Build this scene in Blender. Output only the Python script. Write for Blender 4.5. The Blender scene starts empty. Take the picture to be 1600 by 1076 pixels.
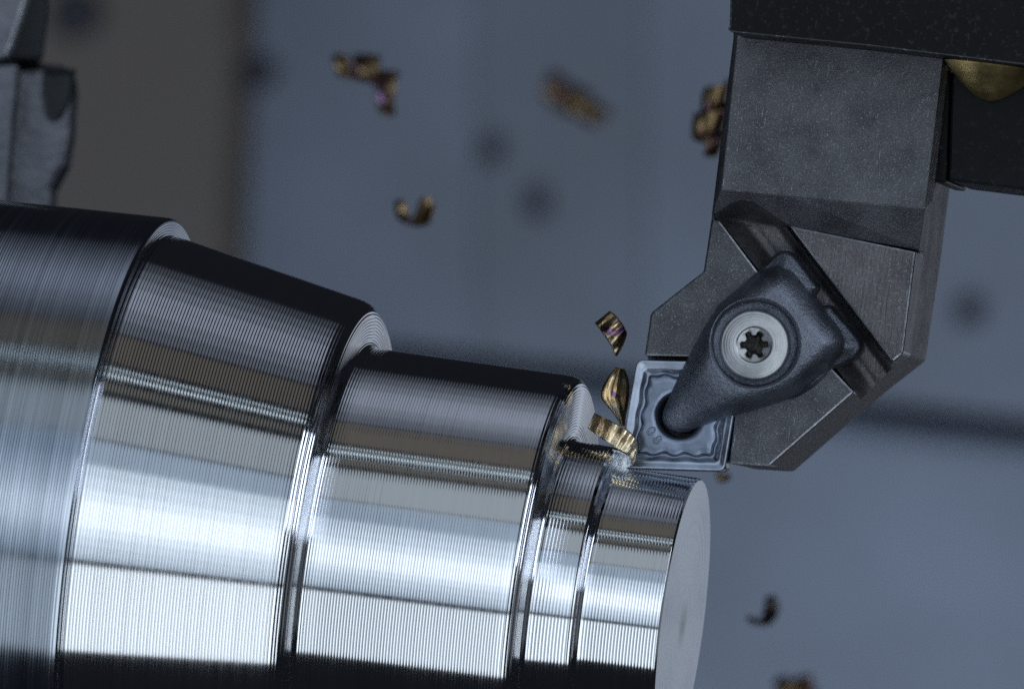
import bpy, bmesh, math, random
import numpy as np
from mathutils import Vector, Matrix
random.seed(7)
SC = bpy.context.scene
COL = SC.collection
R = math.radians

# ------------------------------------------------------------------ camera, world, lamps
# 1 unit = 7.35 mm : a hundred pixels of the photograph at the plane of focus
D = 200.0
SC.unit_settings.system = 'METRIC'
cam = bpy.data.cameras.new('camera')
cam.sensor_width = 36.0
cam.lens = 36.0 * D / 16.0
cam.clip_start = 2.0
cam.clip_end = 1200
cam.dof.use_dof = True
cam.dof.focus_distance = D - 0.9
APERTURE = 1.3
cam.dof.aperture_fstop = (cam.lens / 1000.0) / (APERTURE)
camo = bpy.data.objects.new('camera', cam)
COL.objects.link(camo)
camo.location = (0, 0, D)
SC.camera = camo
SC.view_settings.view_transform = 'Standard'
SC.view_settings.look = 'None'
SC.view_settings.exposure = 0.0
SC.view_settings.gamma = 1.0
SC.cycles.max_bounces = 8
SC.cycles.glossy_bounces = 5
SC.cycles.diffuse_bounces = 3
SC.cycles.sample_clamp_indirect = 4.0
SC.cycles.use_denoising = False

W = bpy.data.worlds.new('World')
SC.world = W
W.use_nodes = True
W.node_tree.nodes['Background'].inputs[0].default_value = (0.62, 0.72, 1.0, 1)
W.node_tree.nodes['Background'].inputs[1].default_value = 0.012

# lathe frame -----------------------------------------------------------------
T = R(9.3)
SL = R(7.2)
AX = Vector((math.cos(SL) * math.cos(T), -math.sin(SL) * math.cos(T), math.sin(T)))   # spindle axis, towards the tail
NZ = (Vector((0, 0, 1)) - AX * AX.z).normalized()
NZ = (Matrix.Rotation(R(-1.2), 3, AX) @ NZ).normalized()                                # rake plane normal
UY = NZ.cross(AX).normalized()                                                          # cross-slide direction
CAMP = Vector((0, 0, D))

def px(x, y, z=0.0):
    """point at depth z seen at photo pixel x, y"""
    p = Vector(((x - 800) / 100.0, (538 - y) / 100.0, 0.0))
    return CAMP + (p - CAMP) * ((D - z) / D)

P0 = px(978, 729, 0)

def tp(x, y, h=0.0):
    """point of the plane h above the rake plane seen at photo pixel x, y"""
    q = px(x, y, 0)
    d = (q - CAMP)
    t = ((P0 + NZ * h) - CAMP).dot(NZ) / d.dot(NZ)
    return CAMP + d * t

MT = Matrix(((AX.x, UY.x, NZ.x, P0.x), (AX.y, UY.y, NZ.y, P0.y), (AX.z, UY.z, NZ.z, P0.z), (0, 0, 0, 1)))
MTI = MT.inverted()

def loc(x, y, h=0.0):
    return MTI @ tp(x, y, h)

# lamps: placed where the turned steel shows their reflections ------------------
WC = px(560, 800, 3.0)
def refl(phi, delta=0.0):
    n = (NZ * math.cos(R(phi)) + UY * math.sin(R(phi))) * math.cos(R(delta)) + AX * math.sin(R(delta))
    v = Vector((0, 0, 1))
    return (n * (2 * n.dot(v)) - v).normalized()

def strip(name, p0, p1, d0, d1, dist, radiance, color):
    dist = dist + 136.0
    # area lamp filling the reflections of surface angles p0..p1 (round the axis) and d0..d1 (along it)
    c = refl((p0 + p1) / 2, (d0 + d1) / 2)
    ext = [refl(p, d) for p in (p0, p1) for d in ((d0 + d1) / 2,)]
    side = [refl((p0 + p1) / 2, d) for d in (d0, d1)]
    up = (ext[1] - ext[0]); up = (up - c * up.dot(c)).normalized()
    rt = c.cross(up).normalized() * -1
    hh = math.tan(ext[0].angle(ext[1]) / 2) * dist * 2
    ww = math.tan(side[0].angle(side[1]) / 2) * dist * 2
    L = bpy.data.lights.new(name, 'AREA')
    L.shape = 'RECTANGLE'
    L.size, L.size_y = ww, hh
    L.energy = radiance * math.pi * ww * hh
    L.color = color
    o = bpy.data.objects.new(name, L)
    COL.objects.link(o)
    z = c
    x = up.cross(z).normalized()
    o.matrix_world = Matrix(((x.x, up.x, z.x, 0), (x.y, up.y, z.y, 0), (x.z, up.z, z.z, 0), (0, 0, 0, 1)))
    o.location = WC + c * dist
    return o

strip('softbox_lower', -20.0, -4.1, -9, 21, 86, 0.62, (0.76, 0.88, 1.0))
strip('softbox_lower_core', -20.0, -4.1, 6, 21, 84, 1.05, (0.88, 0.95, 1.0))
strip('softbox_upper', -3.2, 19.0, -9, 21, 88, 0.54, (0.64, 0.80, 1.0))
strip('softbox_upper_core', -3.0, 14.0, 6, 21, 86, 0.50, (0.86, 0.94, 1.0))
strip('softbox_core', -2.0, 14.5, -9, 21, 85, 0.15, (0.80, 0.91, 1.0))
strip('softbox_core', -0.5, 12.0, -9, 21, 84, 0.15, (0.92, 0.97, 1.0))
strip('softbox_core', 1.2, 9.6, -9, 21, 83, 0.20, (0.95, 0.98, 1.0))
strip('softbox_core', 2.8, 7.6, -9, 21, 82, 0.24, (0.95, 0.98, 1.0))
strip('dim_upper_lamp', 19.3, 27.5, -11, 20, 90, 0.42, (0.80, 0.91, 1.0))  # dim lamp filling the grey band reflected above the softboxes
strip('strip_lamp', 31.7, 32.3, -9, 15, 70, 1.2, (0.75, 0.9, 1.0))
strip('strip_lamp', 33.2, 33.6, -9, 15, 70, 1.0, (0.75, 0.9, 1.0))
strip('added_warm_glow', 28.6, 30.4, -12, 15, 72, 0.12, (1.0, 0.97, 0.88))  # added dim warm lamps in place of a brown panel mirrored in the steel
strip('added_warm_glow', 34.6, 41.0, -12, 15, 72, 0.10, (1.0, 0.90, 0.76))
for k_, rad_ in enumerate((0.15, 0.25, 0.36, 0.36, 0.25, 0.15, 0.07)):  # added graded lamps standing in for the lit blue-grey ceiling panel
    strip('added_ceiling_glow', 41.5 + 3.1 * k_, 41.5 + 3.1 * (k_ + 1), -9, 15, 72, rad_, (0.72, 0.81, 1.0))
strip('side_softbox', 8, 30, 28, 37, 75, 4.0, (0.74, 0.84, 1.0))
strip('corner_softbox', -30, -10, -32, -20, 80, 3.0, (0.74, 0.84, 1.0))
strip('lower_bounce_lamp', -68, -54, -20, 20, 75, 0.40, (0.85, 0.90, 1.0))  # added below the frame to brighten the brass cone

# added unseen lamp brightening the back of the enclosure (below the frame, shining at the wall)
def wall_lamp(name, pos, target, w, h, power, color):
    L = bpy.data.lights.new(name, 'AREA'); L.shape = 'RECTANGLE'; L.size = w; L.size_y = h
    L.energy = power; L.color = color
    o = bpy.data.objects.new(name, L); COL.objects.link(o)
    o.location = pos
    o.rotation_euler = (Vector(target) - Vector(pos)).to_track_quat('-Z', 'Y').to_euler()
    return o
wall_lamp('wall_wash_fill', (12, -46, -158), (3, -14, -190), 40, 12, 10500, (0.78, 0.87, 1.0))
# added fill lamps right and behind, brightening faces turned that way; source unseen
def facing_lamp(name, d, dist, w, h, radiance, color):
    d = Vector(d).normalized()
    return wall_lamp(name, WC + d * dist, WC, w, h, radiance * math.pi * w * h, color)
facing_lamp('right_rear_fill', (0.50, -0.02, -0.87), 90, 26, 40, 0.42, (0.80, 0.88, 1.0))
facing_lamp('lower_rear_fill', (0.30, -0.46, -0.84), 115, 46, 40, 0.34, (0.88, 0.92, 1.0))
facing_lamp('right_side_fill', (0.97, -0.05, 0.20), 80, 60, 50, 0.16, (0.80, 0.88, 1.0))

# ------------------------------------------------------------------ helpers
def link(o, parent=None):
    COL.objects.link(o)
    if parent is not None:
        o.parent = parent
    return o

def thing(name, label, cat, matrix=None, group=None, kind=None):
    o = bpy.data.objects.new(name, None)
    o.empty_display_size = 0.3
    COL.objects.link(o)
    if matrix is not None:
        o.matrix_world = matrix
    if label: o['label'] = label
    if cat: o['category'] = cat
    if group: o['group'] = group
    if kind: o['kind'] = kind
    return o

def mesh_obj(name, verts, faces, mat, parent=None, smooth=False, bevel=0.0, segs=2, edge_mat=None, angle=30):
    me = bpy.data.meshes.new(name)
    me.from_pydata([tuple(v) for v in verts], [], faces)
    bm = bmesh.new(); bm.from_mesh(me)
    bmesh.ops.recalc_face_normals(bm, faces=bm.faces)
    bm.to_mesh(me); bm.free()
    me.materials.append(mat)
    if edge_mat: me.materials.append(edge_mat)
    if smooth:
        me.polygons.foreach_set('use_smooth', [True] * len(me.polygons))
    o = bpy.data.objects.new(name, me)
    link(o, parent)
    if bevel:
        b = o.modifiers.new('bevel', 'BEVEL')
        b.width = bevel; b.segments = segs; b.limit_method = 'ANGLE'; b.angle_limit = R(angle)
        if edge_mat: b.material = 1
    return o

def grid_obj(name, P, mat, parent=None, closed_u=False, closed_v=False, smooth=True, flip=False):
    """P : (nu, nv, 3) numpy array of points"""
    nu, nv = P.shape[:2]
    iu = np.arange(nu if closed_u else nu - 1)
    iv = np.arange(nv if closed_v else nv - 1)
    a, b = np.meshgrid(iu, iv, indexing='ij')
    a2, b2 = (a + 1) % nu, (b + 1) % nv
    q = np.stack([a * nv + b, a2 * nv + b, a2 * nv + b2, a * nv + b2], -1).reshape(-1, 4)
    if flip: q = q[:, ::-1]
    me = bpy.data.meshes.new(name)
    me.vertices.add(nu * nv)
    me.vertices.foreach_set('co', np.ascontiguousarray(P.reshape(-1), dtype=np.float32))
    n = len(q)
    me.loops.add(n * 4)
    me.loops.foreach_set('vertex_index', np.ascontiguousarray(q.reshape(-1), dtype=np.int32))
    me.polygons.add(n)
    me.polygons.foreach_set('loop_start', np.arange(0, n * 4, 4, dtype=np.int32))
    me.update(calc_edges=True)
    me.validate()
    me.polygons.foreach_set('use_smooth', [smooth] * n)
    me.materials.append(mat)
    o = bpy.data.objects.new(name, me)
    return link(o, parent)

# ------------------------------------------------------------------ materials
class NT:
    def __init__(s, name):
        s.m = bpy.data.materials.new(name); s.m.use_nodes = True
        s.t = s.m.node_tree; s.b = s.t.nodes['Principled BSDF']
        s.tc = s.t.nodes.new('ShaderNodeTexCoord')
    def n(s, typ, **kw):
        x = s.t.nodes.new(typ)
        for k, v in kw.items():
            if hasattr(x, k): setattr(x, k, v)
            else: x.inputs[k].default_value = v
        return x
    def l(s, a, b): s.t.links.new(a, b)
    def coord(s, scale=(1, 1, 1), rot=(0, 0, 0)):
        mp = s.n('ShaderNodeMapping'); mp.inputs['Scale'].default_value = scale; mp.inputs['Rotation'].default_value = rot
        s.l(s.tc.outputs['Object'], mp.inputs['Vector']); return mp.outputs[0]
    def noise(s, scale, detail=3, rough=0.6, vec=None):
        x = s.n('ShaderNodeTexNoise'); x.inputs['Scale'].default_value = scale
        x.inputs['Detail'].default_value = detail; x.inputs['Roughness'].default_value = rough
        s.l(vec if vec is not None else s.tc.outputs['Object'], x.inputs['Vector']); return x.outputs['Fac']
    def ramp(s, fac, stops):
        x = s.n('ShaderNodeValToRGB'); e = x.color_ramp.elements
        while len(e) < len(stops): e.new(0.5)
        for i, (p, c) in enumerate(stops):
            e[i].position = p; e[i].color = c if len(c) == 4 else (*c, 1)
        s.l(fac, x.inputs[0]); return x.outputs[0]
    def mix(s, fac, a, b, mode='MIX'):
        x = s.n('ShaderNodeMix'); x.data_type = 'RGBA'; x.blend_type = mode
        if isinstance(fac, float): x.inputs[0].default_value = fac
        else: s.l(fac, x.inputs[0])
        for i, v in ((6, a), (7, b)):
            if isinstance(v, tuple): x.inputs[i].default_value = v if len(v) == 4 else (*v, 1)
            else: s.l(v, x.inputs[i])
        return x.outputs[2]
    def bump(s, h, strength, dist):
        x = s.n('ShaderNodeBump'); x.inputs['Strength'].default_value = strength; x.inputs['Distance'].default_value = dist
        s.l(h, x.inputs['Height']); s.l(x.outputs[0], s.b.inputs['Normal']); return x
    def set(s, **kw):
        for k, v in kw.items():
            k = k.replace('_', ' ')
            if isinstance(v, (int, float)): s.b.inputs[k].default_value = v
            elif isinstance(v, tuple): s.b.inputs[k].default_value = v if len(v) == 4 else (*v, 1)
            else: s.l(v, s.b.inputs[k])
        return s

def g(v): return (v, v, v)

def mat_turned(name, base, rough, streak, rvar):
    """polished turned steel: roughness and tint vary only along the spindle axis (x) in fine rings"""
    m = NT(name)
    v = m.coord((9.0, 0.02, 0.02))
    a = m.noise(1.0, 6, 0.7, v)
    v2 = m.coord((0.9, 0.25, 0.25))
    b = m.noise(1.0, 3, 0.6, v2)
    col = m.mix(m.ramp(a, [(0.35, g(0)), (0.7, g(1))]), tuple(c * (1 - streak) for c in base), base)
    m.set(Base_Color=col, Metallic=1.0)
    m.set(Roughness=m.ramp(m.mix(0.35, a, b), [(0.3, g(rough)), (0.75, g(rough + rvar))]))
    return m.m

def mat_tool(name, base, wear, metal=0.75, rough=0.42, grain=22, scr=True, brush=None, bumps=0.25, bd=0.02):
    m = NT(name)
    f = m.noise(grain, 6, 0.72)
    big = m.noise(1.6, 4, 0.6)
    col = m.mix(m.ramp(big, [(0.35, g(0)), (0.65, g(1))]), tuple(c * 0.72 for c in base), tuple(c * 1.25 for c in base))
    col = m.mix(m.ramp(f, [(0.56, g(0)), (0.74, g(1))]), col, wear)
    if scr:
        for k, (rz, sx) in enumerate(((0.5, 60), (-0.9, 55), (1.5, 70))):
            sv = m.coord((sx, 3.0, 3.0), (0, 0, rz))
            s = m.noise(1.0, 2, 0.5, sv)
            msk = m.noise(2.3 + k, 2, 0.5)
            s2 = m.ramp(s, [(0.70, g(0)), (0.76, g(1))])
            mk = m.ramp(msk, [(0.5, g(0)), (0.62, g(0.6))])
            mm = m.n('ShaderNodeMath', operation='MULTIPLY')
            m.l(s2, mm.inputs[0]); m.l(mk, mm.inputs[1])
            col = m.mix(mm.outputs[0], col, tuple(min(1, c * 1.8) for c in wear))
    m.set(Base_Color=col, Metallic=metal)
    m.set(Roughness=m.ramp(big, [(0.3, g(rough - 0.06)), (0.7, g(rough + 0.1))]))
    h = f
    if brush:
        bv = m.coord((brush[0], 1.2, 1.2), (0, 0, brush[1]))
        h = m.mix(0.6, f, m.noise(1.0, 4, 0.65, bv))
    m.bump(h, bumps, bd)
    return m.m

def mat_simple(name, base, metal=0.0, rough=0.5, grain=None, gstr=0.2, gd=0.02, var=0.15, vs=1.5):
    m = NT(name)
    n1 = m.noise(vs, 4, 0.6)
    col = m.mix(m.ramp(n1, [(0.3, g(0)), (0.7, g(1))]), tuple(c * (1 - var) for c in base), tuple(min(1, c * (1 + var)) for c in base))
    m.set(Base_Color=col, Metallic=metal)
    m.set(Roughness=m.ramp(n1, [(0.3, g(max(0.02, rough * 0.85))), (0.7, g(rough * 1.15))]))
    if grain:
        m.bump(m.noise(grain, 4, 0.6), gstr, gd)
    return m.m

M_STEEL = mat_turned('turned_steel', (0.78, 0.80, 0.83), 0.055, 0.08, 0.06)
M_STEEL_DIM = mat_turned('turned_steel_dimmed', (0.60, 0.66, 0.74), 0.085, 0.40, 0.12)  # dimmer, bluer copy of the steel: the collar's weaker reflections painted in
def mat_faced():
    """faced end: fine rings round the spindle axis plus a broad smear"""
    m = NT('faced_steel')
    ln = m.n('ShaderNodeVectorMath', operation='LENGTH'); m.l(m.coord((0, 1, 1)), ln.inputs[0])
    nz = m.n('ShaderNodeTexNoise'); nz.noise_dimensions = '1D'; nz.inputs['Scale'].default_value = 9.0; nz.inputs['Detail'].default_value = 5
    m.l(ln.outputs['Value'], nz.inputs['W'])
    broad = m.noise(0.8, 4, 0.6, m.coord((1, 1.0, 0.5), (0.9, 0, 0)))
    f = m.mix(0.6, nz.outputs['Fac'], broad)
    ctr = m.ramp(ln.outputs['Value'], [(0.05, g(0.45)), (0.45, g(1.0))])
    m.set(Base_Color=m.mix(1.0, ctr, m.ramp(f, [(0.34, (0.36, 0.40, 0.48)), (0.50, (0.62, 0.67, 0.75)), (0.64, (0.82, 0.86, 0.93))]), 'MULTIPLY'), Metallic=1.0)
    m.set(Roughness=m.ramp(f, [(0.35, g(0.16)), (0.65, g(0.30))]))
    return m.m
M_FACE = mat_faced()
M_BODY = mat_tool('oxide_steel', (0.125, 0.128, 0.14), (0.44, 0.46, 0.50), 0.85, 0.40, grain=34, bumps=0.6, bd=0.03)
M_MILLED = mat_tool('milled_oxide_steel', (0.13, 0.125, 0.13), (0.34, 0.34, 0.37), 0.85, 0.38, brush=(22, R(-38)), bumps=0.7, bd=0.04)
M_EDGE = mat_tool('worn_edge_steel', (0.30, 0.32, 0.35), (0.72, 0.75, 0.80), 1.0, 0.30, grain=7, scr=False, bumps=0.4)
M_WORN = mat_tool('worn_black_edge', (0.06, 0.063, 0.07), (0.35, 0.37, 0.40), 0.7, 0.4, grain=12)
M_CLAMP = mat_tool('blasted_clamp_steel', (0.22, 0.24, 0.29), (0.32, 0.34, 0.40), 0.9, 0.33, grain=17, scr=False, bumps=0.6, bd=0.045)
M_SCREW = mat_tool('nickel_screw_steel', (0.40, 0.41, 0.42), (0.55, 0.55, 0.56), 0.95, 0.33, grain=30, scr=False, bumps=0.12, bd=0.01)
M_SOCKET = mat_simple('grimy_socket_steel', (0.055, 0.05, 0.045), 0.6, 0.6, 18, 0.6, 0.04, 0.5, 6)
M_INSERT = mat_tool('coated_carbide', (0.20, 0.235, 0.305), (0.28, 0.32, 0.38), 0.9, 0.27, grain=18, scr=False, bumps=0.06, bd=0.01)
M_LAND = mat_tool('bright_carbide_land', (0.34, 0.38, 0.46), (0.42, 0.46, 0.52), 0.92, 0.25, grain=18, scr=False, bumps=0.06, bd=0.01)  # lighter copy of the carbide: the land's brighter reflection put into the colour
M_BLACK = mat_tool('black_oxide_block', (0.006, 0.0065, 0.008), (0.05, 0.055, 0.065), 0.0, 0.36, grain=9, scr=True, bumps=0.2, bd=0.03)
M_BLACK2 = mat_tool('black_side_block', (0.008, 0.009, 0.011), (0.03, 0.032, 0.036), 0.0, 0.42, grain=9, scr=True, bumps=0.2, bd=0.02)
M_BRASS = mat_simple('brass', (0.72, 0.55, 0.24), 1.0, 0.42, 9, 0.12, 0.03, 0.2, 2.5)
M_WALL = mat_simple('painted_wall', (0.205, 0.243, 0.318), 0.0, 0.5, None, var=0.22, vs=0.11)
M_WALL_MID = mat_simple('shaded_wall_panel', (0.180, 0.212, 0.272), 0.0, 0.5, None, var=0.2, vs=0.11)  # darker copy of the wall paint: shade of the folded panel painted in
M_WALL_BROWN = mat_simple('bare_door_steel', (0.132, 0.114, 0.100), 0.1, 0.55, None, var=0.12, vs=0.2)
M_GAP = mat_simple('seam_rubber', (0.09, 0.10, 0.12), 0.0, 0.7)
M_BOLT = mat_simple('dark_bolt', (0.02, 0.022, 0.035), 0.3, 0.5)
M_JAW = mat_simple('jaw_steel', (0.10, 0.104, 0.12), 0.9, 0.28, 3, 0.15, 0.1, 0.25, 1.2)
M_JAW_DARK = mat_simple('jaw_recess', (0.02, 0.025, 0.03), 0.4, 0.5)
M_CEIL = mat_simple('enclosure_paint', (0.22, 0.25, 0.30), 0.0, 0.5)
M_BROWN = mat_simple('brown_guard_paint', (0.24, 0.21, 0.18), 0.0, 0.5)

for m_ in (M_BLACK, M_BLACK2):
    m_.node_tree.nodes['Principled BSDF'].inputs['Specular IOR Level'].default_value = 0.10

def mat_chip(name, seed, gold, dark, rough):
    """heat-tinted steel: straw to bronze with small purple and blue patches"""
    m = NT(name)
    n1 = m.noise(3.0, 2, 0.5, m.coord((1, 1, 1), (seed, 0, seed * 2.1)))
    col = m.ramp(n1, [(0.30, tuple(c * 0.8 for c in gold)), (0.45, gold), (0.56, dark), (0.63, dark), (0.70, (0.26, 0.15, 0.22)), (0.80, (0.16, 0.14, 0.30))])
    m.set(Base_Color=col, Metallic=1.0, Roughness=rough)
    m.bump(m.noise(1.0, 3, 0.6, m.coord((34, 4, 4), (0, 0, seed))), 0.25, 0.015)
    return m.m
M_CHIP = mat_chip('straw_tempered_chip', 0.3, (0.92, 0.78, 0.52), (0.72, 0.50, 0.26), 0.30)
M_CHIP2 = mat_chip('brown_tempered_chip', 1.7, (0.30, 0.21, 0.11), (0.10, 0.062, 0.035), 0.32)
M_CHIP_DARK = mat_chip('blackened_chip', 3.1, (0.10, 0.09, 0.08), (0.05, 0.045, 0.05), 0.4)
M_CHIP_IN = mat_simple('fresh_cut_chip_steel', (0.86, 0.87, 0.9), 1.0, 0.25, 12, 0.1, 0.01)

# ------------------------------------------------------------------ enclosure (setting)
ZW = -190.0
wall = thing('wall', 'painted sheet metal back wall of the machine enclosure', None, kind='structure')
del wall['label']
def slab(name, pts_px, z, thick, mat, parent, bevel=0.8):
    top = [px(x, y, z) for x, y in pts_px]
    bot = [p + Vector((0, 0, -thick)) for p in top]
    n = len(top)
    f = [list(range(n)), list(range(2 * n - 1, n - 1, -1))] + [[i, (i + 1) % n, n + (i + 1) % n, n + i] for i in range(n)]
    return mesh_obj(name, top + bot, f, mat, parent, bevel=bevel, segs=4)
# seam runs with the spindle slope
def seam(x): return 548 + (x - 600) * 0.118
for x0, x1 in ((-800, 743.0), (745.0, 1006.0), (1008.0, 4200)):
    slab('panel', [(x0, -500), (x1, -500), (x1, seam(x1) - 12), (x0, seam(x0) - 12)], ZW, 3, M_WALL_MID if x0 == 745.0 else M_WALL, wall, 0.02)
slab('panel', [(-800, seam(-800) + 14), (4200, seam(4200) + 14), (4200, 2100), (-800, 2100)], ZW + 0.5, 3, M_WALL, wall)
slab('seam_strip', [(-800, seam(-800) - 70), (4200, seam(4200) - 70), (4200, seam(4200) + 70), (-800, seam(-800) + 70)], ZW - 3.4, 1, M_GAP, wall, 0.1)
door = slab('side_panel', [(-900, -500), (425, -500), (395, 140), (375, 560), (300, 1700), (-900, 1700)], ZW + 20, 4, M_WALL_BROWN, wall, 1.2)

def bolt(x, y, r, z, first=[None]):
    if first[0] is None:
        N = 24; vs = []; fs = []
        prof = [(1.0, 0.0), (1.0, 0.5), (0.85, 0.62), (0.5, 0.62), (0.5, 0.15)]
        for rr, h in prof:
            for k in range(N):
                a = 2 * math.pi * k / N
                q = rr
                if rr == 0.5: q = 0.5 / math.cos(((a + R(30)) % R(60)) - R(30))
                vs.append((q * math.cos(a), q * math.sin(a), h))
        for i in range(len(prof) - 1):
            for k in range(N):
                fs.append([i * N + k, i * N + (k + 1) % N, (i + 1) * N + (k + 1) % N, (i + 1) * N + k])
        fs.append([(len(prof) - 1) * N + k for k in range(N)])
        o = mesh_obj('socket_bolt', vs, fs, M_BOLT, wall)
        first[0] = o
    else:
        o = first[0].copy(); COL.objects.link(o); o.parent = wall
    s = r / 100.0 * (D - z) / D
    o.location = px(x, y, z); o.scale = (s, s, s)
for x, y, r in ((405, 112, 30), (770, 236, 20), (840, 318, 21), (1515, 487, 23)):
    bolt(x, y, r, (ZW + 20.1) if x < 420 else ZW)
bolt(120, 22, 40, ZW + 20)

# ------------------------------------------------------------------ workpiece
C0 = tp(1067, 974.6, 0)
def sr(x, y):
    P = tp(x, y, 0)
    s = -(P - C0).dot(AX)
    r = (P - C0 + AX * s).length
    return s, r
MW = Matrix(((-AX.x, UY.x, -NZ.x, C0.x), (-AX.y, UY.y, -NZ.y, C0.y), (-AX.z, UY.z, -NZ.z, C0.z), (0, 0, 0, 1)))
work = thing('workpiece', 'shiny turned steel shaft with stepped ringed sections, clamped at lower left', 'steel workpiece', MW)

def polyline(pts):
    return np.array([sr(*p) for p in pts])

def smooth_path(P, step=0.006, sigma=0.03):
    seg = np.hypot(*np.diff(P, axis=0).T); L = np.r_[0, np.cumsum(seg)]
    n = int(L[-1] / step) + 2
    t = np.linspace(0, L[-1], n)
    Q = np.stack([np.interp(t, L, P[:, i]) for i in (0, 1)], 1)
    k = int(sigma * 3 / step); 
    if k > 0:
        w = np.exp(-0.5 * (np.arange(-k, k + 1) * step / sigma) ** 2); w /= w.sum()
        pad = np.vstack([2 * Q[0] - Q[k:0:-1], Q, 2 * Q[-1] - Q[-2:-k - 2:-1]])
        Q = np.stack([np.convolve(pad[:, i], w, 'valid') for i in (0, 1)], 1)
    return Q, t

def turned(name, pts, mat, pitch, slope, nseg=200, sigma=0.03, phase=0.0, parent=work, label=None, jitter=0.035, per=9):
    """revolve a profile with feed-mark scallops along it"""
    Q, t = smooth_path(polyline(pts), step=0.004, sigma=sigma)
    L = t[-1]
    step = pitch / per
    n = int(L / step) + 1
    tt = np.linspace(0, L, n)
    Q = np.stack([np.interp(tt, t, Q[:, i]) for i in (0, 1)], 1)
    tan = np.gradient(Q, axis=0); tan /= np.linalg.norm(tan, axis=1)[:, None]
    nor = np.stack([tan[:, 1], -tan[:, 0]], 1)
    # outward: away from the material, i.e. +r on cylinders
    if nor[:, 1].mean() < 0: nor = -nor
    u = tt / pitch + phase
    rng = np.random.default_rng(int(abs(L) * 1000) % 9999)
    cell = np.floor(u).astype(int)
    amp = 1 + jitter * rng.standard_normal(cell.max() - cell.min() + 1)[cell - cell.min()]
    A = math.tan(R(slope)) * pitch / 4 * (1 + 0.6 * np.clip((np.abs(tan[:, 1]) - 0.5) * 2, 0, 1))
    d = A * amp * ((2 * (u - np.floor(u)) - 1) ** 2)
    Q = Q + nor * d[:, None]
    ang = np.linspace(0, 2 * math.pi, nseg, endpoint=False)
    P = np.zeros((len(Q), nseg, 3))
    P[..., 0] = Q[:, 0:1]
    P[..., 1] = Q[:, 1:2] * np.cos(ang)
    P[..., 2] = Q[:, 1:2] * np.sin(ang)
    o = grid_obj(name, P, mat, parent, closed_v=True)
    me = o.data
    # orient outwards
    bm = bmesh.new(); bm.from_mesh(me); bmesh.ops.recalc_face_normals(bm, faces=bm.faces)
    bm.faces.ensure_lookup_table()
    f = bm.faces[len(bm.faces) // 2]; c = f.calc_center_median()
    if f.normal.y * c.y + f.normal.z * c.z < 0 and abs(f.normal.x) < 0.9:
        bmesh.ops.reverse_faces(bm, faces=bm.faces)
    bm.to_mesh(me); bm.free()
    if label: o['label'] = label
    return o

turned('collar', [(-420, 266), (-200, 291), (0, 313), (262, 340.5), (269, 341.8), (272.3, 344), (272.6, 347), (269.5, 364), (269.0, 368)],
       M_STEEL_DIM, 0.044, 12, sigma=0.012, label='widest section with soft streaked reflections')
turned('tapered_section', [(269.0, 368), (269.4, 370), (272, 370.5), (276, 370), (304, 379), (556, 465.4), (568, 470), (578, 476.5), (584.5, 485), (586.3, 494), (585.6, 502), (582.6, 522), (581.0, 531), (581.4, 537), (584.5, 541.6), (590, 544.4)],
       M_STEEL, 0.050, 18, sigma=0.02)
turned('straight_section', [(590, 544.4), (594, 545), (622, 549), (886, 585.6), (897, 587.6), (905, 592), (910, 599), (911, 606), (902.5, 661), (898.8, 676), (899.4, 683), (902.5, 687.5), (908, 689.5)],
       M_STEEL, 0.047, 16.5, sigma=0.02)
turned('narrow_section', [(908, 689.5), (912, 690.2), (955, 697.5), (966, 699.6), (970, 702), (971.6, 706), (969.6, 722), (971.5, 727.5), (975.5, 730.3)],
       M_STEEL, 0.053, 17, sigma=0.014)
turned('end_section', [(975.5, 730.3), (979, 731), (985, 732), (1091.6, 746.4), (1092.6, 746.7), (1095.0, 749.4), (1095.3, 750.0)],
       M_STEEL, 0.050, 17, sigma=0.008)
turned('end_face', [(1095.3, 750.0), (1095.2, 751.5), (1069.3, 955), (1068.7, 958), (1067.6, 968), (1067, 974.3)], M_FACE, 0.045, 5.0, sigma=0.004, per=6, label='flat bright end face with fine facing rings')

# ------------------------------------------------------------------ turning tool
tool = thing('turning_tool', 'dark steel turning tool holder with clamped insert cutting the shaft', 'cutting tool', MT)

def prism(name, top_px, h_top, h_bot, mat, parent=tool, bottom=True, bevel=0.03, edge_mat=None, low_px=None, h_low=None, segs=2):
    """top outline at height h_top; optional lower outline (low_px at h_low); straight down to h_bot"""
    h_top /= 100; h_bot /= 100
    rings = [[loc(x, y, h_top) for x, y in top_px]]
    if low_px is not None:
        hl = h_low if isinstance(h_low, list) else [h_low] * len(low_px)
        rings.append([loc(x, y, h / 100) for (x, y), h in zip(low_px, hl)])
    last = rings[-1]
    if abs(last[0].z - h_bot) > 1e-6:
        rings.append([Vector((p.x, p.y, h_bot)) for p in last])
    n = len(top_px); vs = [v for r in rings for v in r]
    f = [list(range(n))]
    for k in range(len(rings) - 1):
        f += [[k * n + i, k * n + (i + 1) % n, (k + 1) * n + (i + 1) % n, (k + 1) * n + i] for i in range(n)]
    if bottom: f.append([(len(rings) - 1) * n + i for i in range(n)][::-1])
    return mesh_obj(name, vs, f, mat, parent, bevel=bevel, edge_mat=edge_mat, segs=segs)

HF = -4     # top of the head faces
# lower body under everything
prism('holder_body', [(1012, 560), (1018, 494), (1100, 425), (1112, 338), (1150, 60), (1156, -260), (1500, -240), (1478, 60), (1436, 394), (1412, 553), (1394, 567), (1335, 613), (1203, 728), (1140, 724), (1120, 705), (1000, 700)],
      -72, -345, M_BODY, bevel=0.04)
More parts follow.
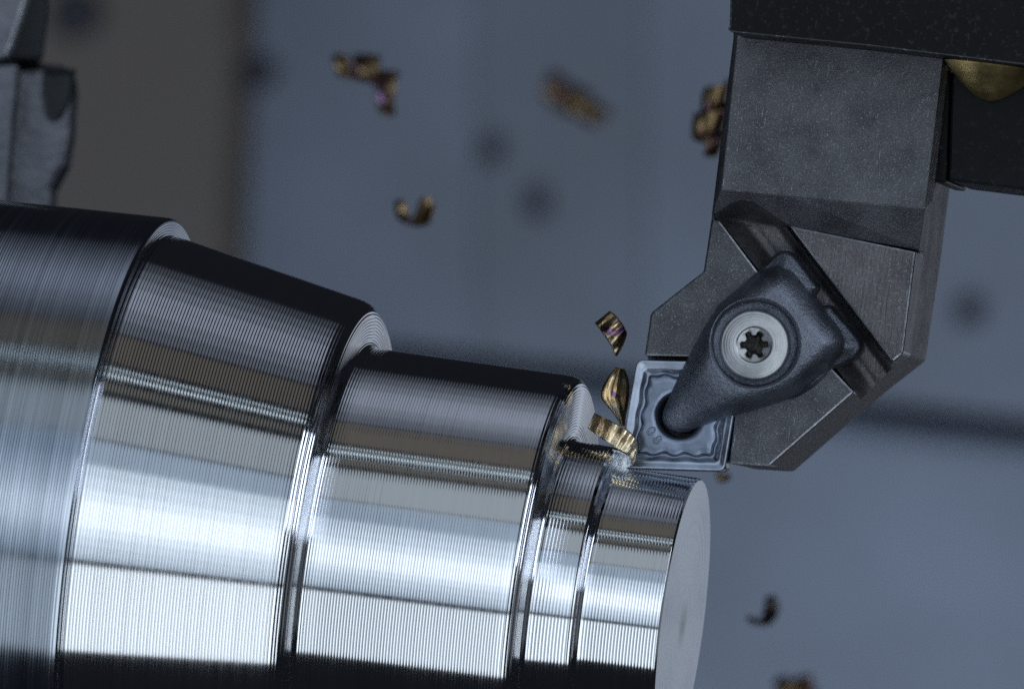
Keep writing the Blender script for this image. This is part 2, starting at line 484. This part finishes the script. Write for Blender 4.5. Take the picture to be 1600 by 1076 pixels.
# left wing and lower wedge, either side of the insert pocket
L1 = [(1125, 345), (1185, 425), (1300, 575), (1335, 612)]
prism('head_face', [(1007, 556), (1016, 492), (1020, 486), (1099, 424), (1112, 338)] + L1 + [(1202, 728), (1139, 724), (1159, 559)], HF, -72, M_BODY, bevel=0.035, edge_mat=M_EDGE, bottom=False)
# raised milled land right of the clamp channel
prism('milled_land', [(1232, 352), (1431, 393), (1411, 552), (1394, 566)], 22, -72, M_MILLED, bevel=0.035, edge_mat=M_EDGE, bottom=False)
# shank with sloping front; the channel's round run-out bites into the slope
ARC = [(1112, 338), (1126, 329), (1142, 318), (1160, 313), (1178, 318), (1200, 331), (1222, 347), (1238, 356)]
def slope_h(x, y):
    lo = 337 + (x - 1113) * (391 - 337) / (1436 - 1113); hi = 296 + (x - 1127) * (326 - 296) / (1446 - 1127)
    return 18 + 40 * min(1, max(0, (lo - y) / (lo - hi)))
LOWP = ARC + [(1436, 391), (1476, 105), (1505, -240), (1156, -260), (1146, 60)]
TOPP = [(1127 + (x - 1112) * (1232 - 1127) / (1238 - 1112), 296 + (x - 1112) * 0.094 * 0.83) for x, _ in ARC] + [(1446, 326), (1472, 105), (1500, -240), (1158, -260), (1152, 60)]
prism('shank', TOPP, 58, -72, M_BODY, bevel=0.02, low_px=LOWP, h_low=[slope_h(*p) for p in ARC] + [18] * 5, bottom=False)
# knurled-looking ground chamfer on the shank's right edge
def knurl():
    vs = []; fs = []
    n = 44
    for i in range(n):
        t0 = i / n; t1 = (i + 0.72) / n
        def e(t, o, h): 
            x = 1472 + (1446 - 1472) * t; y = 108 + (325 - 108) * t
            return loc(x + o, y + (-10 if o > 4 else 0), h / 100)
        b = len(vs)
        vs += [e(t0, 0, 59), e(t1, 0, 59), e(t1, 11, 49), e(t0, 11, 49), e(t0, 0, 52), e(t1, 0, 52), e(t1, 11, 42), e(t0, 11, 42)]
        fs += [[b, b + 1, b + 2, b + 3], [b, b + 4, b + 5, b + 1], [b + 1, b + 5, b + 6, b + 2], [b + 2, b + 6, b + 7, b + 3], [b + 3, b + 7, b + 4, b], [b + 4, b + 7, b + 6, b + 5]]
    return mesh_obj('tooth_marks', vs, fs, M_MILLED, tool)
knurl()['kind'] = 'stuff'

# clamp channel with rounded bottom between the head face and the milled land
def channel():
    A0, A1 = np.array((1125, 345.0)), np.array((1345, 624.0))
    B0, B1 = np.array((1236, 355.0)), np.array((1398, 571.0))
    A0e, B0e = A0 + (A0 - A1) * 0.18, B0 + (B0 - B1) * 0.16
    prof = [(0.0, HF), (0.03, HF - 3), (0.30, -34), (0.40, -40), (0.50, -37), (0.60, -33), (0.72, -36), (0.80, -34), (0.86, -22), (0.90, 2), (0.93, 20)]
    rows = []
    for s in np.linspace(0, 1, 24):
        a = A0 + (A1 - A0) * s; b = B0 + (B1 - B0) * s
        # top end runs out upwards in an arc
        rows.append([loc(*(a + (b - a) * f), h / 100) for f, h in prof])
    P = np.array([[tuple(p) for p in r] for r in rows])
    return grid_obj('clamp_channel', P, M_MILLED, tool)
channel()
# rounded run-out of the channel into the slope
def runout():
    rows = []
    top = ARC
    low = [(1125, 345), (1140, 347), (1152, 349), (1163, 351), (1176, 352), (1190, 353), (1212, 354), (1234, 356)]
    hl = [HF, -22, -37, -38, -34, -35, -28, 20]
    ht = [slope_h(*p) - 1 for p in ARC]
    P = np.zeros((12, len(top), 3))
    for i, s in enumerate(np.linspace(0, 1, 12)):
        for j in range(len(top)):
            x = top[j][0] + (low[j][0] - top[j][0]) * s; y = top[j][1] + (low[j][1] - top[j][1]) * s
            h = ht[j] + (hl[j] - ht[j]) * math.sin(s * math.pi / 2)
            P[i, j] = loc(x, y, h / 100)
    return grid_obj('channel_runout', P, M_BODY, tool)
runout()

# ---- insert
INS = [(966, 731), (1132, 736), (1160, 566), (995, 562)]
IL = [loc(x, y, 0) for x, y in INS]
def rounded_outline(P, rad, nside=72, narc=10):
    n = len(P); out = []; par = []
    cor = []
    for i in range(n):
        p, a, b = P[i], P[i - 1], P[(i + 1) % n]
        u = (a - p).normalized(); v = (b - p).normalized()
        th = u.angle(v); dd = rad[i] / math.tan(th / 2)
        c = p + (u + v).normalized() * (rad[i] / math.sin(th / 2))
        cor.append((p + u * dd, p + v * dd, c, rad[i]))
    for i in range(n):
        s, e, c, r = cor[i]
        a0 = math.atan2(s.y - c.y, s.x - c.x); a1 = math.atan2(e.y - c.y, e.x - c.x)
        while a1 - a0 > math.pi: a1 -= 2 * math.pi
        while a1 - a0 < -math.pi: a1 += 2 * math.pi
        for k in range(narc):
            a = a0 + (a1 - a0) * k / narc
            out.append(Vector((c.x + r * math.cos(a), c.y + r * math.sin(a), 0))); par.append((i, -1.0))
        nx = cor[(i + 1) % n][0]
        for k in range(nside):
            t = k / nside
            out.append(e.lerp(nx, t)); par.append((i, t))
    return out, par
def insert():
    O, par = rounded_outline(IL, [0.08, 0.10, 0.10, 0.10])
    O = np.array([(p.x, p.y) for p in O])
    cc = np.array([sum(p.x for p in IL) / 4, sum(p.y for p in IL) / 4])
    hole = loc(1060.5, 649, 0); hc = np.array((hole.x, hole.y)); hr = 0.36
    # inradius along each ray is constant for a scaled copy
    d = IL[1] - IL[0]; inr = abs((Vector((cc[0], cc[1], 0)) - IL[0]).cross(d).z) / d.length
    ep = np.array([0.268 + 0.036 * math.cos(2 * math.pi * (t - 0.345) / 0.315) * min(1, (1 - abs(2 * t - 1)) * 5) if t >= 0 else 0.268 for _, t in par])
    k = np.ones(9) / 9
    ep = np.convolve(np.r_[ep[-4:], ep, ep[:4]], k, 'valid')
    n = len(O)
    rows = []
    def ring(e, h):
        f = (1 - e / inr)[:, None]
        q = cc + (O - cc) * f
        rows.append(np.c_[q, np.full(n, h) if np.isscalar(h) else h])
    Z = np.zeros(n)
    th = -0.62
    rows.append(np.c_[cc + (O - cc) * 0.985, np.full(n, th)])
    rows.append(np.c_[cc + (O - cc) * 1.0, np.full(n, th + 0.03)])
    ring(Z, -0.02); ring(Z + 0.006, -0.006); ring(Z + 0.016, 0.0)
    eg = Z + 0.105
    for s in np.linspace(0, 1, 5)[1:]: ring(0.016 + (eg - 0.016) * s, -0.026 * s)
    # groove: falls away softly, rises steeply to the plateau
    for q in np.linspace(0, 1, 25)[1:]:
        if q < 0.72: h = -0.026 - 0.044 * (1 - math.cos(math.pi * q / 0.72)) / 2
        else: h = -0.070 + 0.070 * (1 - math.cos(math.pi * (q - 0.72) / 0.28)) / 2
        ring(eg + (ep - eg) * q, h)
    a = np.arctan2(O[:, 1] - hc[1], O[:, 0] - hc[0])
    circ = lambda r: hc + np.c_[np.cos(a), np.sin(a)] * r
    base = rows[-1][:, :2]
    for s in (0.35, 0.7, 1.0):
        rows.append(np.c_[base + (circ(hr + 0.03) - base) * s, Z + 0.0])
    rows.append(np.c_[circ(hr + 0.015), Z - 0.012]); rows.append(np.c_[circ(hr - 0.015), Z - 0.05]); rows.append(np.c_[circ(hr - 0.03), Z - 0.10])
    rows.append(np.c_[circ(hr - 0.035), Z - 0.6])
    P = np.stack(rows, 0)
    o = grid_obj('cutting_insert', P, M_INSERT, tool, closed_v=True)
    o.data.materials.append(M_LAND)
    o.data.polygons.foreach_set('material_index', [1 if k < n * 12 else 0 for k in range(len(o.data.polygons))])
    o['label'] = 'silvery four-cornered carbide insert embossed 08, nose touching the shaft'
    # embossed characters 0 and 8, raised strokes
    bm = bmesh.new()
    def loop(cx, cy, rx, ry, ux, uy):
        n_, m_, w = 28, 8, 0.015
        vs = []
        for i in range(n_):
            t = 2 * math.pi * i / n_
            p = (cx + ux[0] * rx * math.cos(t) + uy[0] * ry * math.sin(t), cy + ux[1] * rx * math.cos(t) + uy[1] * ry * math.sin(t))
            nx = (ux[0] * math.cos(t) * ry + uy[0] * math.sin(t) * rx, ux[1] * math.cos(t) * ry + uy[1] * math.sin(t) * rx)
            l_ = math.hypot(*nx); nx = (nx[0] / l_, nx[1] / l_)
            vs.append([bm.verts.new((*(loc(p[0] + nx[0] * w * 100 * math.cos(q), p[1] + nx[1] * w * 100 * math.cos(q), 0).xy), 0.002 + w * 1.0 * math.sin(q))) for q in [math.pi * j / (m_ - 1) for j in range(m_)]])
        for i in range(n_):
            for j in range(m_ - 1):
                bm.faces.new((vs[i][j], vs[(i + 1) % n_][j], vs[(i + 1) % n_][j + 1], vs[i][j + 1]))
    ux = (0.66, 0.75); uy = (0.75, -0.66)
    loop(1017.6, 673.0, 3.9, 6.8, ux, uy)
    def at(c, v): return (c[0] + uy[0] * v, c[1] + uy[1] * v)
    c8 = (1027.6, 686.6)
    loop(*at(c8, -3.4), 3.9, 3.3, ux, uy)
    loop(*at(c8, 3.2), 3.4, 3.0, ux, uy)
    bmesh.ops.recalc_face_normals(bm, faces=bm.faces)
    me = bpy.data.meshes.new('embossed_mark'); bm.to_mesh(me); bm.free()
    me.polygons.foreach_set('use_smooth', [True] * len(me.polygons))
    me.materials.append(M_INSERT)
    link(bpy.data.objects.new('embossed_mark', me), o)
    return o
insert()
prism('shim', [(990, 716), (1128, 722), (1152, 574), (1004, 572)], -64, -72.5, M_BODY, bevel=0.0, bottom=False)

# ---- clamp: one dome-shaped forging whose nose sits in the insert's hole
def seg_dist(P, poly):
    """signed distance (inside positive) of points to a polygon"""
    d = np.full(len(P), 1e9); inside = np.zeros(len(P), bool)
    n = len(poly)
    for i in range(n):
        a, b = poly[i], poly[(i + 1) % n]
        ab = b - a
        t = np.clip(((P - a) @ ab) / (ab @ ab), 0, 1)
        d = np.minimum(d, np.linalg.norm(P - (a + t[:, None] * ab), axis=1))
        c = ((a[1] > P[:, 1]) != (b[1] > P[:, 1]))
        with np.errstate(divide='ignore', invalid='ignore'):
            xi = (b[0] - a[0]) * (P[:, 1] - a[1]) / (b[1] - a[1]) + a[0]
        inside ^= c & (P[:, 0] < xi)
    return np.where(inside, d, -d)
def smax(a, b, k):
    h = np.clip(0.5 + 0.5 * (a - b) / k, 0, 1)
    return b + (a - b) * h + k * h * (1 - h)
CL_OUT = np.array([(1034, 652), (1036, 642), (1044, 622), (1058, 592), (1073, 562), (1088, 534), (1103, 506), (1121, 478), (1150, 453), (1181, 427), (1204, 404), (1212, 396), (1224, 391), (1234, 392), (1243, 399), (1262, 425), (1281, 450), (1272, 457), (1270, 463), (1276, 473), (1284, 478), (1298, 475), (1312, 492), (1330, 512), (1346, 533), (1348, 543), (1344, 553), (1333, 563), (1316, 570), (1296, 578), (1288, 590), (1272, 604), (1253, 617), (1222, 630), (1181, 641), (1143, 651), (1110, 662), (1090, 668), (1074, 675), (1060, 676), (1046, 671), (1037, 662)], float)
CL_BODY = np.array([(1034, 652), (1036, 642), (1044, 622), (1058, 592), (1073, 562), (1088, 534), (1103, 506), (1124, 474), (1155, 448), (1190, 424), (1215, 414), (1238, 424), (1262, 452), (1288, 484), (1310, 510), (1322, 532), (1316, 552), (1296, 572), (1272, 594), (1253, 612), (1222, 627), (1181, 640), (1143, 650), (1110, 661), (1090, 668), (1074, 675), (1060, 676), (1046, 671), (1037, 662)], float)
SCX, SCY = 1178.5, 538.5
def clamp():
    NA = 288
    c = np.array((SCX + 1.5, SCY - 2.0))
    ang = np.linspace(0, 2 * math.pi, NA, endpoint=False)
    # denser sampling toward the nose: keep uniform, then ray/polygon hit
    rad = np.zeros(NA)
    for k, a in enumerate(ang):
        dx, dy = math.cos(a), math.sin(a); best = 1e9
        for i in range(len(CL_OUT)):
            p, q = CL_OUT[i] - c, CL_OUT[(i + 1) % len(CL_OUT)] - c
            e = q - p; den = dx * e[1] - dy * e[0]
            if abs(den) < 1e-9: continue
            t = (p[0] * e[1] - p[1] * e[0]) / den; u = (p[0] * dy - p[1] * dx) / den
            if t > 0 and -1e-6 <= u <= 1 + 1e-6: best = min(best, t)
        rad[k] = best
    ker = np.array([1, 2, 1]) / 4
    rad = np.convolve(np.r_[rad[-1:], rad, rad[:1]], ker, 'valid')
    def height(x, y):
        P = np.stack([x, y], 1)
        db = seg_dist(P, CL_BODY); do = seg_dist(P, CL_OUT)
        # arm height: low at the nose, full around the screw
        tip = np.array((1046, 662)); dirv = np.array((132, -124)) / np.hypot(132, 124)
        s = np.clip(((P - tip) @ dirv) / 120.0, 0, 1)
        s = s * s * (3 - 2 * s)
        H = 16 + 62 * s
        w = 26 + 12 * s
        q = np.clip(db / w, 0, 1)
        body = -6 + (H + 6) * np.sqrt(np.clip(1 - (1 - q) ** 2, 0, 1))
        flq = np.clip(do / 34.0, 0, 1)
        fl = -4 + 8 * np.clip(do / 4.0, 0, 1) + 26 * flq
        nearflange = 1 / (1 + np.exp(-((P[:, 0] - 1196) + (540 - P[:, 1]) * 0.45) / 10.0))
        fl = -12 + (fl + 12) * nearflange
        return smax(body, fl, 9.0)
    rec = 69.0
    ts = np.r_[0, 0.02, 0.05, 0.09, np.linspace(0.14, 0.94, 34), 0.97, 0.985, 0.995, 1.0]
    rows = []
    cx, cy = c
    top_in = height(cx + np.cos(ang) * (rec + 3), cy + np.sin(ang) * (rec + 3))
    def add(x, y, h): rows.append(np.array([tuple(loc(a_, b_, h_ / 100)) for a_, b_, h_ in zip(x, y, h)]))
    # recess floor and wall
    for rr, hh in ((40, 30), (58, 30), (62, 31)):
        add(SCX + np.cos(ang) * rr, SCY + np.sin(ang) * rr, np.full(NA, hh))
    add(cx + np.cos(ang) * (rec - 2.5), cy + np.sin(ang) * (rec - 2.5), np.full(NA, 33.0))
    add(cx + np.cos(ang) * (rec - 0.5), cy + np.sin(ang) * (rec - 0.5), np.minimum(top_in - 5, 70))
    add(cx + np.cos(ang) * (rec + 1), cy + np.sin(ang) * (rec + 1), np.minimum(top_in - 1.5, 72))
    for t in ts:
        rr = rec + 3 + (rad - rec - 3) * t
        x, y = cx + np.cos(ang) * rr, cy + np.sin(ang) * rr
        add(x, y, height(x, y))
    last = rows[-1].copy(); last[:, 2] = -0.62
    rows.append(last)
    P = np.stack(rows, 0)
    o = grid_obj('clamp', P, M_CLAMP, tool, closed_v=True)
    o['label'] = 'rounded grey clamp with its nose hooked in the hole of the insert'
    return o
CL = clamp()

def screw():
    NA = 240
    ang = np.linspace(0, 2 * math.pi, NA, endpoint=False)
    rows = []
    base = loc(SCX, SCY, 0.46)
    def add(r, h):
        r = np.broadcast_to(r, (NA,)) / 100.0 * 0.992
        rows.append(np.stack([base.x + np.cos(ang) * r, base.y + np.sin(ang) * r, np.full(NA, h / 100.0)], 1))
    lob = 18.0 + 4.0 * np.tanh(2.2 * np.cos(6 * (ang - 0.15))) 
    rg = np.random.default_rng(11)
    fine = [(r, 47 + 3.0 * (1 - ((r - 31) / 22) ** 1.6) + 0.11 * rg.standard_normal()) for r in np.arange(52.4, 31, -0.9)]
    for r, h in [(56, 22), (56, 43), (55.2, 45.5), (53, 47)] + fine + [(30.4, 50.0), (28.6, 49.6), (27.6, 48.6), (26.0, 47.8)]:
        add(r, h)
    add(lob + 1.6, 47.2); add(lob + 0.6, 46.6); add(lob, 45.4); add(lob - 0.3, 24)
    P = np.stack(rows, 0)
    o = grid_obj('clamp_screw', P, M_SCREW, CL, closed_v=True)
    o['label'] = 'bright round screw with a dark six-lobed star socket'
    # packed grime in the socket bottom, lumpy
    rs = []
    rng = np.random.default_rng(5)
    for k, f in enumerate(np.linspace(1, 0.02, 9)):
        h = 0.34 + 0.05 * np.sin(3 * ang + k) * f + 0.045 * np.cos(5 * ang + 2 * k) * f + 0.05 * (1 - f)
        r = lob / 100 * f * 1.02
        rs.append(np.stack([base.x + np.cos(ang) * r, base.y + np.sin(ang) * r, h], 1))
    return o, grid_obj('socket_grime', np.stack(rs, 0), M_SOCKET, tool, closed_v=True)
screw()

# ------------------------------------------------------------------ turret blocks and nozzle
block = thing('turret_block', 'black oiled steel clamping block across the top right corner', 'machine block', MT)
prism('clamp_block', [(1137, 46), (1140, 40), (1146, -300), (1800, -300), (1800, 126), (1590, 101), (1360, 73), (1150, 52), (1141, 50)], 190, 59, M_BLACK, parent=block, bevel=0.055, segs=3, edge_mat=M_WORN)
side = thing('holder_block', 'lower black block beside the tool shank at the right edge', 'machine block', MT)
prism('block_body', [(1487, 130), (1482, 282), (1800, 322), (1800, -100), (1500, -100)], 30, -230, M_BLACK2, parent=side, bevel=0.04)
prism('block_lip', [(1466, 110), (1458, 284), (1479, 286), (1484, 110)], 18, -230, M_BLACK, parent=side, bevel=0.03)

def nozzle():
    c = loc(1552, 96, 0.45)
    o = thing('brass_nozzle', 'brass cone-tipped coolant nozzle peeking out under the black block', 'nozzle', MT @ Matrix.Translation(c))
    prof = [(0.0, -0.62), (0.08, -0.612), (0.17, -0.58), (0.30, -0.50), (0.46, -0.38), (0.62, -0.23), (0.75, -0.08), (0.83, 0.06), (0.86, 0.2), (0.86, 0.8)]
    P = np.array(prof); seg = np.hypot(*np.diff(P, axis=0).T); L = np.r_[0, np.cumsum(seg)]
    t = np.linspace(0, L[-1], 60); P = np.stack([np.interp(t, L, P[:, i]) for i in (0, 1)], 1)
    ang = np.linspace(0, 2 * math.pi, 72, endpoint=False)
    V = np.zeros((60, 72, 3)); V[..., 0] = P[:, :1] * np.cos(ang); V[..., 1] = P[:, 1:2]; V[..., 2] = P[:, :1] * np.sin(ang) * 0.9
    grid_obj('nozzle_tip', V[:44], M_BRASS, o, closed_v=True)
    grid_obj('nozzle_barrel', V[43:], M_BRASS, o, closed_v=True)
nozzle()

# ------------------------------------------------------------------ chuck jaw, top left, further from the camera
def jaw():
    z0 = -20.0
    root = thing('chuck_jaw', 'blurred grey chuck jaw with a dark slot in the upper left corner', 'chuck jaw', Matrix.Translation(px(20, 150, z0)))
    o0 = px(20, 150, z0)
    def blockp(name, pts, z, thick, mat, bevel, slant=None):
        top = [px(x, y, z) - o0 for x, y in pts]
        bot = [p + Vector((-0.35 * thick / 4, 0.0, -thick)) for p in top]
        n = len(top)
        f = [list(range(n)), list(range(2 * n - 1, n - 1, -1))] + [[i, (i + 1) % n, n + (i + 1) % n, n + i] for i in range(n)]
        return mesh_obj(name, top + bot, f, mat, root, bevel=bevel, segs=4, edge_mat=slant)
    blockp('jaw_top', [(-200, -120), (62, -120), (46, 0), (34, 40), (14, 97), (-200, 94)], z0 + 1.2, 1.5, M_JAW, 0.12, M_EDGE)
    blockp('jaw_shoulder', [(-190, -120), (84, -120), (74, 40), (68, 97), (-190, 97)], z0 - 0.6, 3, M_JAW_DARK, 0.1)
    blockp('jaw_step', [(-190, 94), (20, 96), (34, 101), (24, 200), (8, 420), (-190, 420)], z0 + 0.9, 1.5, M_JAW, 0.12)
    # round swept base of the jaw (lathe-turned)
    pts = [(30, 100), (60, 97), (100, 103), (120, 112), (124, 150), (120, 215), (112, 262), (92, 300), (86, 420), (-180, 420), (-180, 100)]
    blockp('jaw_base', pts, z0 - 1.0, 4, M_JAW, 0.3)
    slot = [(66, 106), (119, 108), (116, 140), (106, 170), (94, 188), (80, 192), (70, 182), (65, 150)]
    top = [px(x, y, z0 - 0.95) - o0 for x, y in slot]
    n = len(top)
    deep = [p.lerp(sum(top, Vector()) / n, 0.25) + Vector((0, 0, -0.03)) for p in top]
    f = [[i, (i + 1) % n, n + (i + 1) % n, n + i] for i in range(n)] + [[n + i for i in range(n)]]
    mesh_obj('slot', top + deep, f, M_JAW_DARK, root)
jaw()

# ------------------------------------------------------------------ chips
GROUP = 'metal chips flying off the cut'
def chip(label, x, y, z, img_ang, tilt, rad, turns, length, width, phase, mat=M_CHIP, taper=0.25, bend=0.0):
    """coiled ribbon: coil axis at img_ang (deg, counter-clockwise from right in the picture) leaning tilt towards the camera"""
    sc_ = (D - z) / D / 100.0
    a = R(img_ang); t_ = R(tilt)
    A = Vector((math.cos(a) * math.cos(t_), math.sin(a) * math.cos(t_), math.sin(t_)))
    E1 = Vector((-math.sin(a), math.cos(a), 0)); E2 = A.cross(E1)
    o = thing('metal_chip', label, 'metal chip', Matrix.Translation(px(x, y, z)), GROUP)
    N = int(44 * max(turns, 0.6)); NWD = 9
    rng = np.random.default_rng(int(x * 7 + y))
    P = np.zeros((N, 2 * NWD, 3))
    for i in range(N):
        u = i / (N - 1); th_ = 2 * math.pi * turns * u + R(phase)
        rr = rad * (1 - taper * u) * (1 + 0.10 * math.sin(5 * u + x))
        ser = 1 + 0.06 * math.sin(i * 1.7) + 0.10 * math.sin(i * 0.31 + y) + 0.03 * rng.standard_normal()
        off = E1 * (bend * (2 * max(0, u - 0.45)) ** 2) + A * (-0.35 * abs(bend) * (2 * max(0, u - 0.45)) ** 2)
        for j in range(NWD):
            v = j / (NWD - 1) - 0.5
            r2 = rr * (1 + 0.12 * v)
            for side_, k in ((0, j), (1, 2 * NWD - 1 - j)):
                q = r2 - side_ * 1.6 - 1.6 * (2 * v) ** 2
                vv = v * ser * (1 - 0.45 * (2 * u - 1) ** 4)
                p = A * (length * (u - 0.5) + width * vv) + off + (E1 * math.cos(th_) + E2 * math.sin(th_)) * q
                P[i, k] = tuple(p * sc_)
    grid_obj('coiled_ribbon', P, mat, o, closed_v=True)
    return o

def ribbon(label, name, e1, e2, bulge, mat, n=70, ru=0, rv=0, amp=2.0, cross=14, root=None):
    """curved strip between two edges given as photo pixels with the height above the rake plane"""
    cx = sum(p[0] for p in e1 + e2) / len(e1 + e2); cy = sum(p[1] for p in e1 + e2) / len(e1 + e2)
    o0 = tp(cx, cy, 0)
    if root is None:
        o = thing(name, label, 'metal chip', Matrix.Translation(o0), GROUP)
    else:
        o = root; o0 = root.matrix_world.translation.copy()
    def spl(pts):
        p = np.array(pts, float); t = np.linspace(0, 1, len(p)); tt = np.linspace(0, 1, n)
        q = np.stack([np.interp(tt, t, p[:, i]) for i in range(3)], 1)
        w = max(3, n // (len(p) * 2)); k = np.hanning(2 * w + 3)[1:-1]; k /= k.sum(); h = len(k) // 2
        pad = np.vstack([2 * q[0] - q[h:0:-1], q, 2 * q[-1] - q[-2:-h - 2:-1]])
        return np.stack([np.convolve(pad[:, i], k, 'valid') for i in range(3)], 1)
    a, b = spl(e1), spl(e2)
    G = np.zeros((n, cross, 3)); rng = np.random.default_rng(len(label))
    for i in range(n):
        rag = 1.0 * math.sin(i * 1.9) + 0.5 * rng.standard_normal()
        for j in range(cross):
            v = j / (cross - 1)
            q = a[i] * (1 - v) + b[i] * v
            d = (b[i] - a[i]); d = d / (np.linalg.norm(d) + 1e-6)
            q = q + d * rag * (0.5 if j == cross - 1 else (-0.5 if j == 0 else 0)) * 0.8
            rib = amp * (math.sin(2 * math.pi * ru * i / n) + math.sin(2 * math.pi * rv * v))
            G[i, j] = tuple(tp(q[0], q[1], (q[2] + bulge * math.sin(math.pi * v) + rib) / 100) - o0)
    r = grid_obj('chip_strip' if root is None else 'fresh_root', G, mat, o)
    sd = r.modifiers.new('solid', 'SOLIDIFY'); sd.thickness = 0.018; sd.offset = 0
    return o, r

chip('golden brown coiled chip upper left of the others, its tail bent down', 583, 108, -34, -8, 15, 23, 2.4, 104, 40, 40, M_CHIP2, bend=-44)
chip('small dark hook-shaped chip floating alone below the other upper chips', 646, 316, -26, 0, 34, 36, 0.56, 10, 30, 84, M_CHIP2, taper=0.1)
chip('most blurred brown chip in the middle of the upper wall', 898, 158, -85, -32, 10, 25, 2.0, 92, 42, 0, M_CHIP2)
chip('brassy double-coiled chip half hidden behind the tool shank', 1112, 182, -24, 78, 10, 27, 2.4, 100, 40, 90, M_CHIP2)
chip('dark curled hook chip floating below the cut right of the end face', 1190, 950, -30, 0, 36, 30, 0.56, 4, 26, 112, M_CHIP_DARK, taper=0.1)
chip('brown chip cut off by the bottom edge of the photo', 1246, 1074, -50, 15, 10, 22, 1.5, 46, 32, 0, M_CHIP2)
chip('tiny dark chip peeking out below the insert corner', 1130, 744, -22, 20, 30, 10, 0.8, 8, 16, 0, M_CHIP2)

ribbon('sharp gold chip lozenge hanging in the air left of the holder wing', 'metal_chip',
       [(930, 505, -60), (938, 515, -46), (948, 529, -40), (957, 543, -48), (962, 557, -66)],
       [(953, 486, -78), (963, 494, -56), (973, 507, -48), (980, 521, -56), (971, 546, -84)], 7, M_CHIP, ru=3.5, amp=2.6)
ribbon('gold striped chip curling up just left of the insert', 'metal_chip',
       [(963, 574, -44), (951, 588, -28), (941, 606, -20), (939, 621, -18), (950, 635, -24), (962, 649, -34), (970, 664, -46)],
       [(976, 577, -66), (981, 590, -54), (983, 606, -46), (982, 622, -44), (980, 636, -48), (977, 650, -54), (976, 666, -60)], 12, M_CHIP, rv=2.5, amp=2.4)
# the chip still growing out of the cut: rolls up off the insert's nose and over to the left
live, strip_ = ribbon('gold chip still curling off the insert nose at the cut', 'curling_chip',
       [(991, 720, 26), (995, 708, 34), (996, 694, 44), (990, 680, 52), (976, 668, 56), (958, 659, 52), (941, 651, 36), (929, 645, 14)],
       [(988, 727, 22), (989, 720, 36), (982, 709, 52), (965, 701, 62), (951, 692, 60), (935, 681, 46), (919, 669, 24)], 4, M_CHIP, n=90, ru=6, amp=2.2)
ribbon('', '', [(957, 702, 50), (966, 704, 54), (976, 709, 52), (985, 715, 44), (991, 720, 30)],
       [(949, 719, 2), (957, 727, 0), (968, 731, 2), (980, 731, 8), (989, 725, 20)], -14, M_CHIP_IN, root=live)
